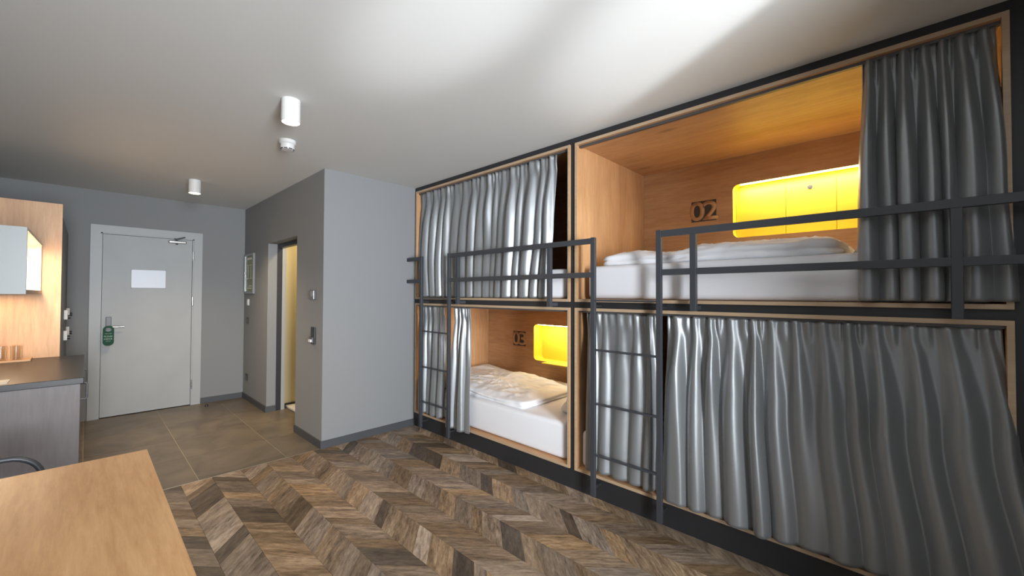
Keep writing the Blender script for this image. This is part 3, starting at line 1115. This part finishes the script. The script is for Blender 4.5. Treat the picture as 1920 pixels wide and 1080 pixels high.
sp1 = spot('white cylinder spotlight on the ceiling near the middle', 0.836, 2.644)
spot('farther white cylinder spotlight on the ceiling near the door', 0.757, 5.24)
for (x, y, e) in ((0.836, 2.644, 26), (0.757, 5.24, 60)):
    lamp('spotlight_beam', 'SPOT', (x, y, ZC - 0.14), (x, y, 0), e, WARM, spot_size=radians(125), spot_blend=0.9, shadow_soft_size=0.04)
sd = thing('smoke_detector', 'small round white smoke detector on the ceiling', 'smoke detector', (1.043, 3.364, ZC))
lathe('base_ring', [(0, ZC), (0.058, ZC), (0.058, ZC - 0.022), (0.050, ZC - 0.030), (0, ZC - 0.030)], 1.043, 3.364, M_white, sd)
lathe('sensor_head', [(0, ZC - 0.030), (0.048, ZC - 0.030), (0.048, ZC - 0.058), (0.040, ZC - 0.070), (0, ZC - 0.070)], 1.043, 3.364, M_white, sd)
for k in range(8):
    a = 2 * pi * k / 8 + 0.2
    bm = bmesh.new()
    abox(bm, 0.040, 0.0445, -0.012, 0.012, ZC - 0.0688, ZC - 0.0625)
    bmesh.ops.transform(bm, matrix=Matrix.Translation((1.043, 3.364, 0)) @ Matrix.Rotation(a, 4, 'Z'), verts=bm.verts)
    finish('vent_slot', bm, M_dark, sd)

# ------------------------------------------------------------------ kitchenette on the left wall
YK0, YK1 = 3.655, 5.008
bc = thing('base_cabinet', 'grey oak kitchen base cabinet under the black worktop', 'cabinet', (-0.3, 4.3, 0))
box('end_panel', XL + 0.005, -0.016, YK0 + 0.012, YK0 + 0.030, 0.0, 0.862, M_greywood, bc, 0.001)
box('carcass', XL + 0.005, -0.036, YK0 + 0.030, YK1, 0.08, 0.862, M_greywood, bc)
box('plinth', XL + 0.005, -0.07, YK0 + 0.030, YK1, 0.0, 0.08, M_dark, bc)
for a, b in ((YK0 + 0.034, 4.32), (4.324, YK1 - 0.002)):
    dd = box('cabinet_door', -0.035, -0.017, a, b, 0.09, 0.857, M_greywood, bc, 0.001)
    yh = a + 0.06
    tube('handle', [(-0.017, yh, 0.852), (0.008, yh, 0.852), (0.014, yh, 0.845), (0.014, yh, 0.760), (0.008, yh, 0.752), (-0.017, yh, 0.752)], 0.005, M_dsteel, dd, 8)
wt = box('worktop', XL + 0.003, 0.0, YK0, YK1, 0.862, 0.900, M_top, None, 0.003)
tag(wt, 'black stone worktop on the grey kitchen cabinet', 'worktop')

lk_ = thing('tall_locker', 'tall anthracite locker with oak side panel beside the worktop', 'locker', (-0.38, 5.8, 0))
box('side_panel', XL + 0.003, -0.142, YK1 + 0.002, YK1 + 0.022, 0.0, 2.156, M_oak_z, lk_, 0.001)['label'] = 'light oak side panel facing the kitchen worktop'
box('carcass', XL + 0.003, -0.160, YK1 + 0.022, 6.54, 0.0, 2.06, M_locker, lk_)
for i, (a, b) in enumerate(((YK1 + 0.026, 5.78), (5.784, 6.538))):
    for z0, z1, zl in ((0.05, 1.13, 1.02), (1.134, 2.055, 1.215)):
        dd = box('locker_door', -0.160, -0.142, a, b, z0, z1, M_locker, lk_, 0.001)
        yl = 5.70 if i == 0 else 6.40
        lb = box('lock_body', -0.142, -0.116, yl - 0.02, yl + 0.02, zl - 0.045, zl + 0.045, M_white, dd, 0.004)
        cyl('lock_knob', (-0.116, yl + 0.004, zl - 0.02), (-0.098, yl + 0.004, zl - 0.02), 0.017, M_dark, dd, seg=14)

uc = thing('wall_cabinet', 'open lit wall cabinet with grey white end panel above worktop', 'cabinet', (-0.43, 4.4, 1.41))
U0, U1 = 3.770, 5.004
box('end_panel', XL + 0.003, -0.247, U0, U0 + 0.018, 1.413, 1.815, M_cabwhite, uc, 0.001)
box('top_board', XL + 0.003, -0.247, U0 + 0.018, U1, 1.797, 1.815, M_cabin, uc, 0.001)
box('bottom_board', XL + 0.003, -0.247, U0 + 0.018, U1, 1.413, 1.440, M_edge, uc, 0.001)
box('far_end_panel', XL + 0.015, -0.252, U1 - 0.014, U1, 1.440, 1.797, M_cabin, uc)
box('back_board', XL + 0.003, XL + 0.015, U0 + 0.018, U1, 1.440, 1.797, M_cabin, uc)
lathe('recessed_lamp', [(0, 1.797), (0.022, 1.797), (0.022, 1.788), (0, 1.788)], -0.285, 3.86, M_lamp, uc, 20)
lamp('shelf_light', 'AREA', (-0.36, 4.45, 1.785), (-0.36, 4.4501, 1.5), 8, (1.0, 0.88, 0.72), shape='RECTANGLE', size=0.15, size_y=0.7)
lamp('under_cabinet_light', 'AREA', (-0.42, 4.50, 1.405), (-0.42, 4.5001, 0.9), 3.2, (1.0, 0.76, 0.50), shape='RECTANGLE', size=0.15, size_y=0.8)

# tray with glasses
ty = thing('serving_tray', 'thin wooden tray by the oak panel on the worktop', 'tray', (-0.43, 4.89, 0.90))
box('tray_base', -0.60, -0.285, 4.805, 4.985, 0.9005, 0.906, M_oak_x, ty, 0.001)
bm = bmesh.new()
for a in ((-0.60, -0.285, 4.805, 4.812), (-0.60, -0.285, 4.978, 4.985), (-0.292, -0.285, 4.812, 4.978), (-0.60, -0.593, 4.812, 4.978)):
    abox(bm, *a, 0.906, 0.914)
finish('tray_rim', bm, M_oak_x, ty)
gl = thing('drinking_glass', 'clear straight drinking glass at the right of the tray', 'glass', (-0.363, 4.90, 0.9065), 'drinking glasses on the tray')
lathe('glass_wall', [(0, 0.9065), (0.026, 0.9065), (0.030, 1.015), (0.0285, 1.015), (0.0245, 0.914), (0, 0.914)], -0.363, 4.90, M_glass, gl, 24)
g2 = copy_tree(gl, (-0.435, 4.885, 0.9065))
g2['label'] = 'clear straight drinking glass left of the other on the tray'
pp = box('leaflet', -0.55, -0.305, 3.70, 3.86, 0.9005, 0.9025, M_paper, None)
tag(pp, 'pale pink printed leaflet on the front of the worktop', 'leaflet')

# ------------------------------------------------------------------ table and chair
tb = thing('dining_table', 'maple topped table filling the lower left foreground', 'table', (-0.2, 1.6, 0))
TX0, TX1, TY0, TY1 = XL + 0.02, 0.192, 0.95, 2.352
box('table_top', TX0, TX1, TY0, TY1, 0.722, 0.750, M_maple, tb, 0.002)
for x in (TX0 + 0.03, TX1 - 0.07):
    for y in (TY0 + 0.03, TY1 - 0.07):
        box('leg', x, x + 0.04, y, y + 0.04, 0.0, 0.690, M_steel, tb, 0.002)
bm = bmesh.new()
abox(bm, TX0 + 0.03, TX1 - 0.03, TY0 + 0.035, TY0 + 0.065, 0.690, 0.722)
abox(bm, TX0 + 0.03, TX1 - 0.03, TY1 - 0.065, TY1 - 0.035, 0.690, 0.722)
abox(bm, TX0 + 0.035, TX0 + 0.065, TY0 + 0.065, TY1 - 0.065, 0.690, 0.722)
abox(bm, TX1 - 0.065, TX1 - 0.035, TY0 + 0.065, TY1 - 0.065, 0.690, 0.722)
finish('under_frame', bm, M_steel, tb)

ch = thing('tube_chair', 'black tubular steel chair tucked behind the maple table', 'chair', (-0.33, 2.45, 0))
cx0, cx1, yb = -0.53, -0.115, 2.62
tp = []
for k in range(9):
    a = pi - k * pi / 8 * 0.5
    tp.append((cx0 + 0.10 + 0.10 * cos(a), yb, 0.645 + 0.10 * sin(a)))
tp2 = []
for k in range(9):
    a = pi / 2 - k * pi / 8 * 0.5
    tp2.append((cx1 - 0.10 + 0.10 * cos(a), yb, 0.645 + 0.10 * sin(a)))
tube('back_frame', [(cx0, yb + 0.02, 0.0), (cx0, yb, 0.44)] + tp + tp2 + [(cx1, yb, 0.44), (cx1, yb + 0.02, 0.0)], 0.011, M_steel, ch)
for x in (cx0, cx1):
    tube('side_rail', [(x, yb, 0.43), (x, 2.24, 0.43)], 0.010, M_steel, ch)
    tube('leg', [(x, 2.24, 0.43), (x, 2.235, 0.0)], 0.010, M_steel, ch)
box('seat', cx0 + 0.01, cx1 - 0.01, 2.23, 2.60, 0.436, 0.462, M_seat, ch, 0.008)
box('backrest', cx0 + 0.03, cx1 - 0.03, yb - 0.008, yb + 0.008, 0.50, 0.640, M_seat, ch, 0.004)

for o in list(bpy.data.objects):
    if '_o' in o:
        del o['_o']
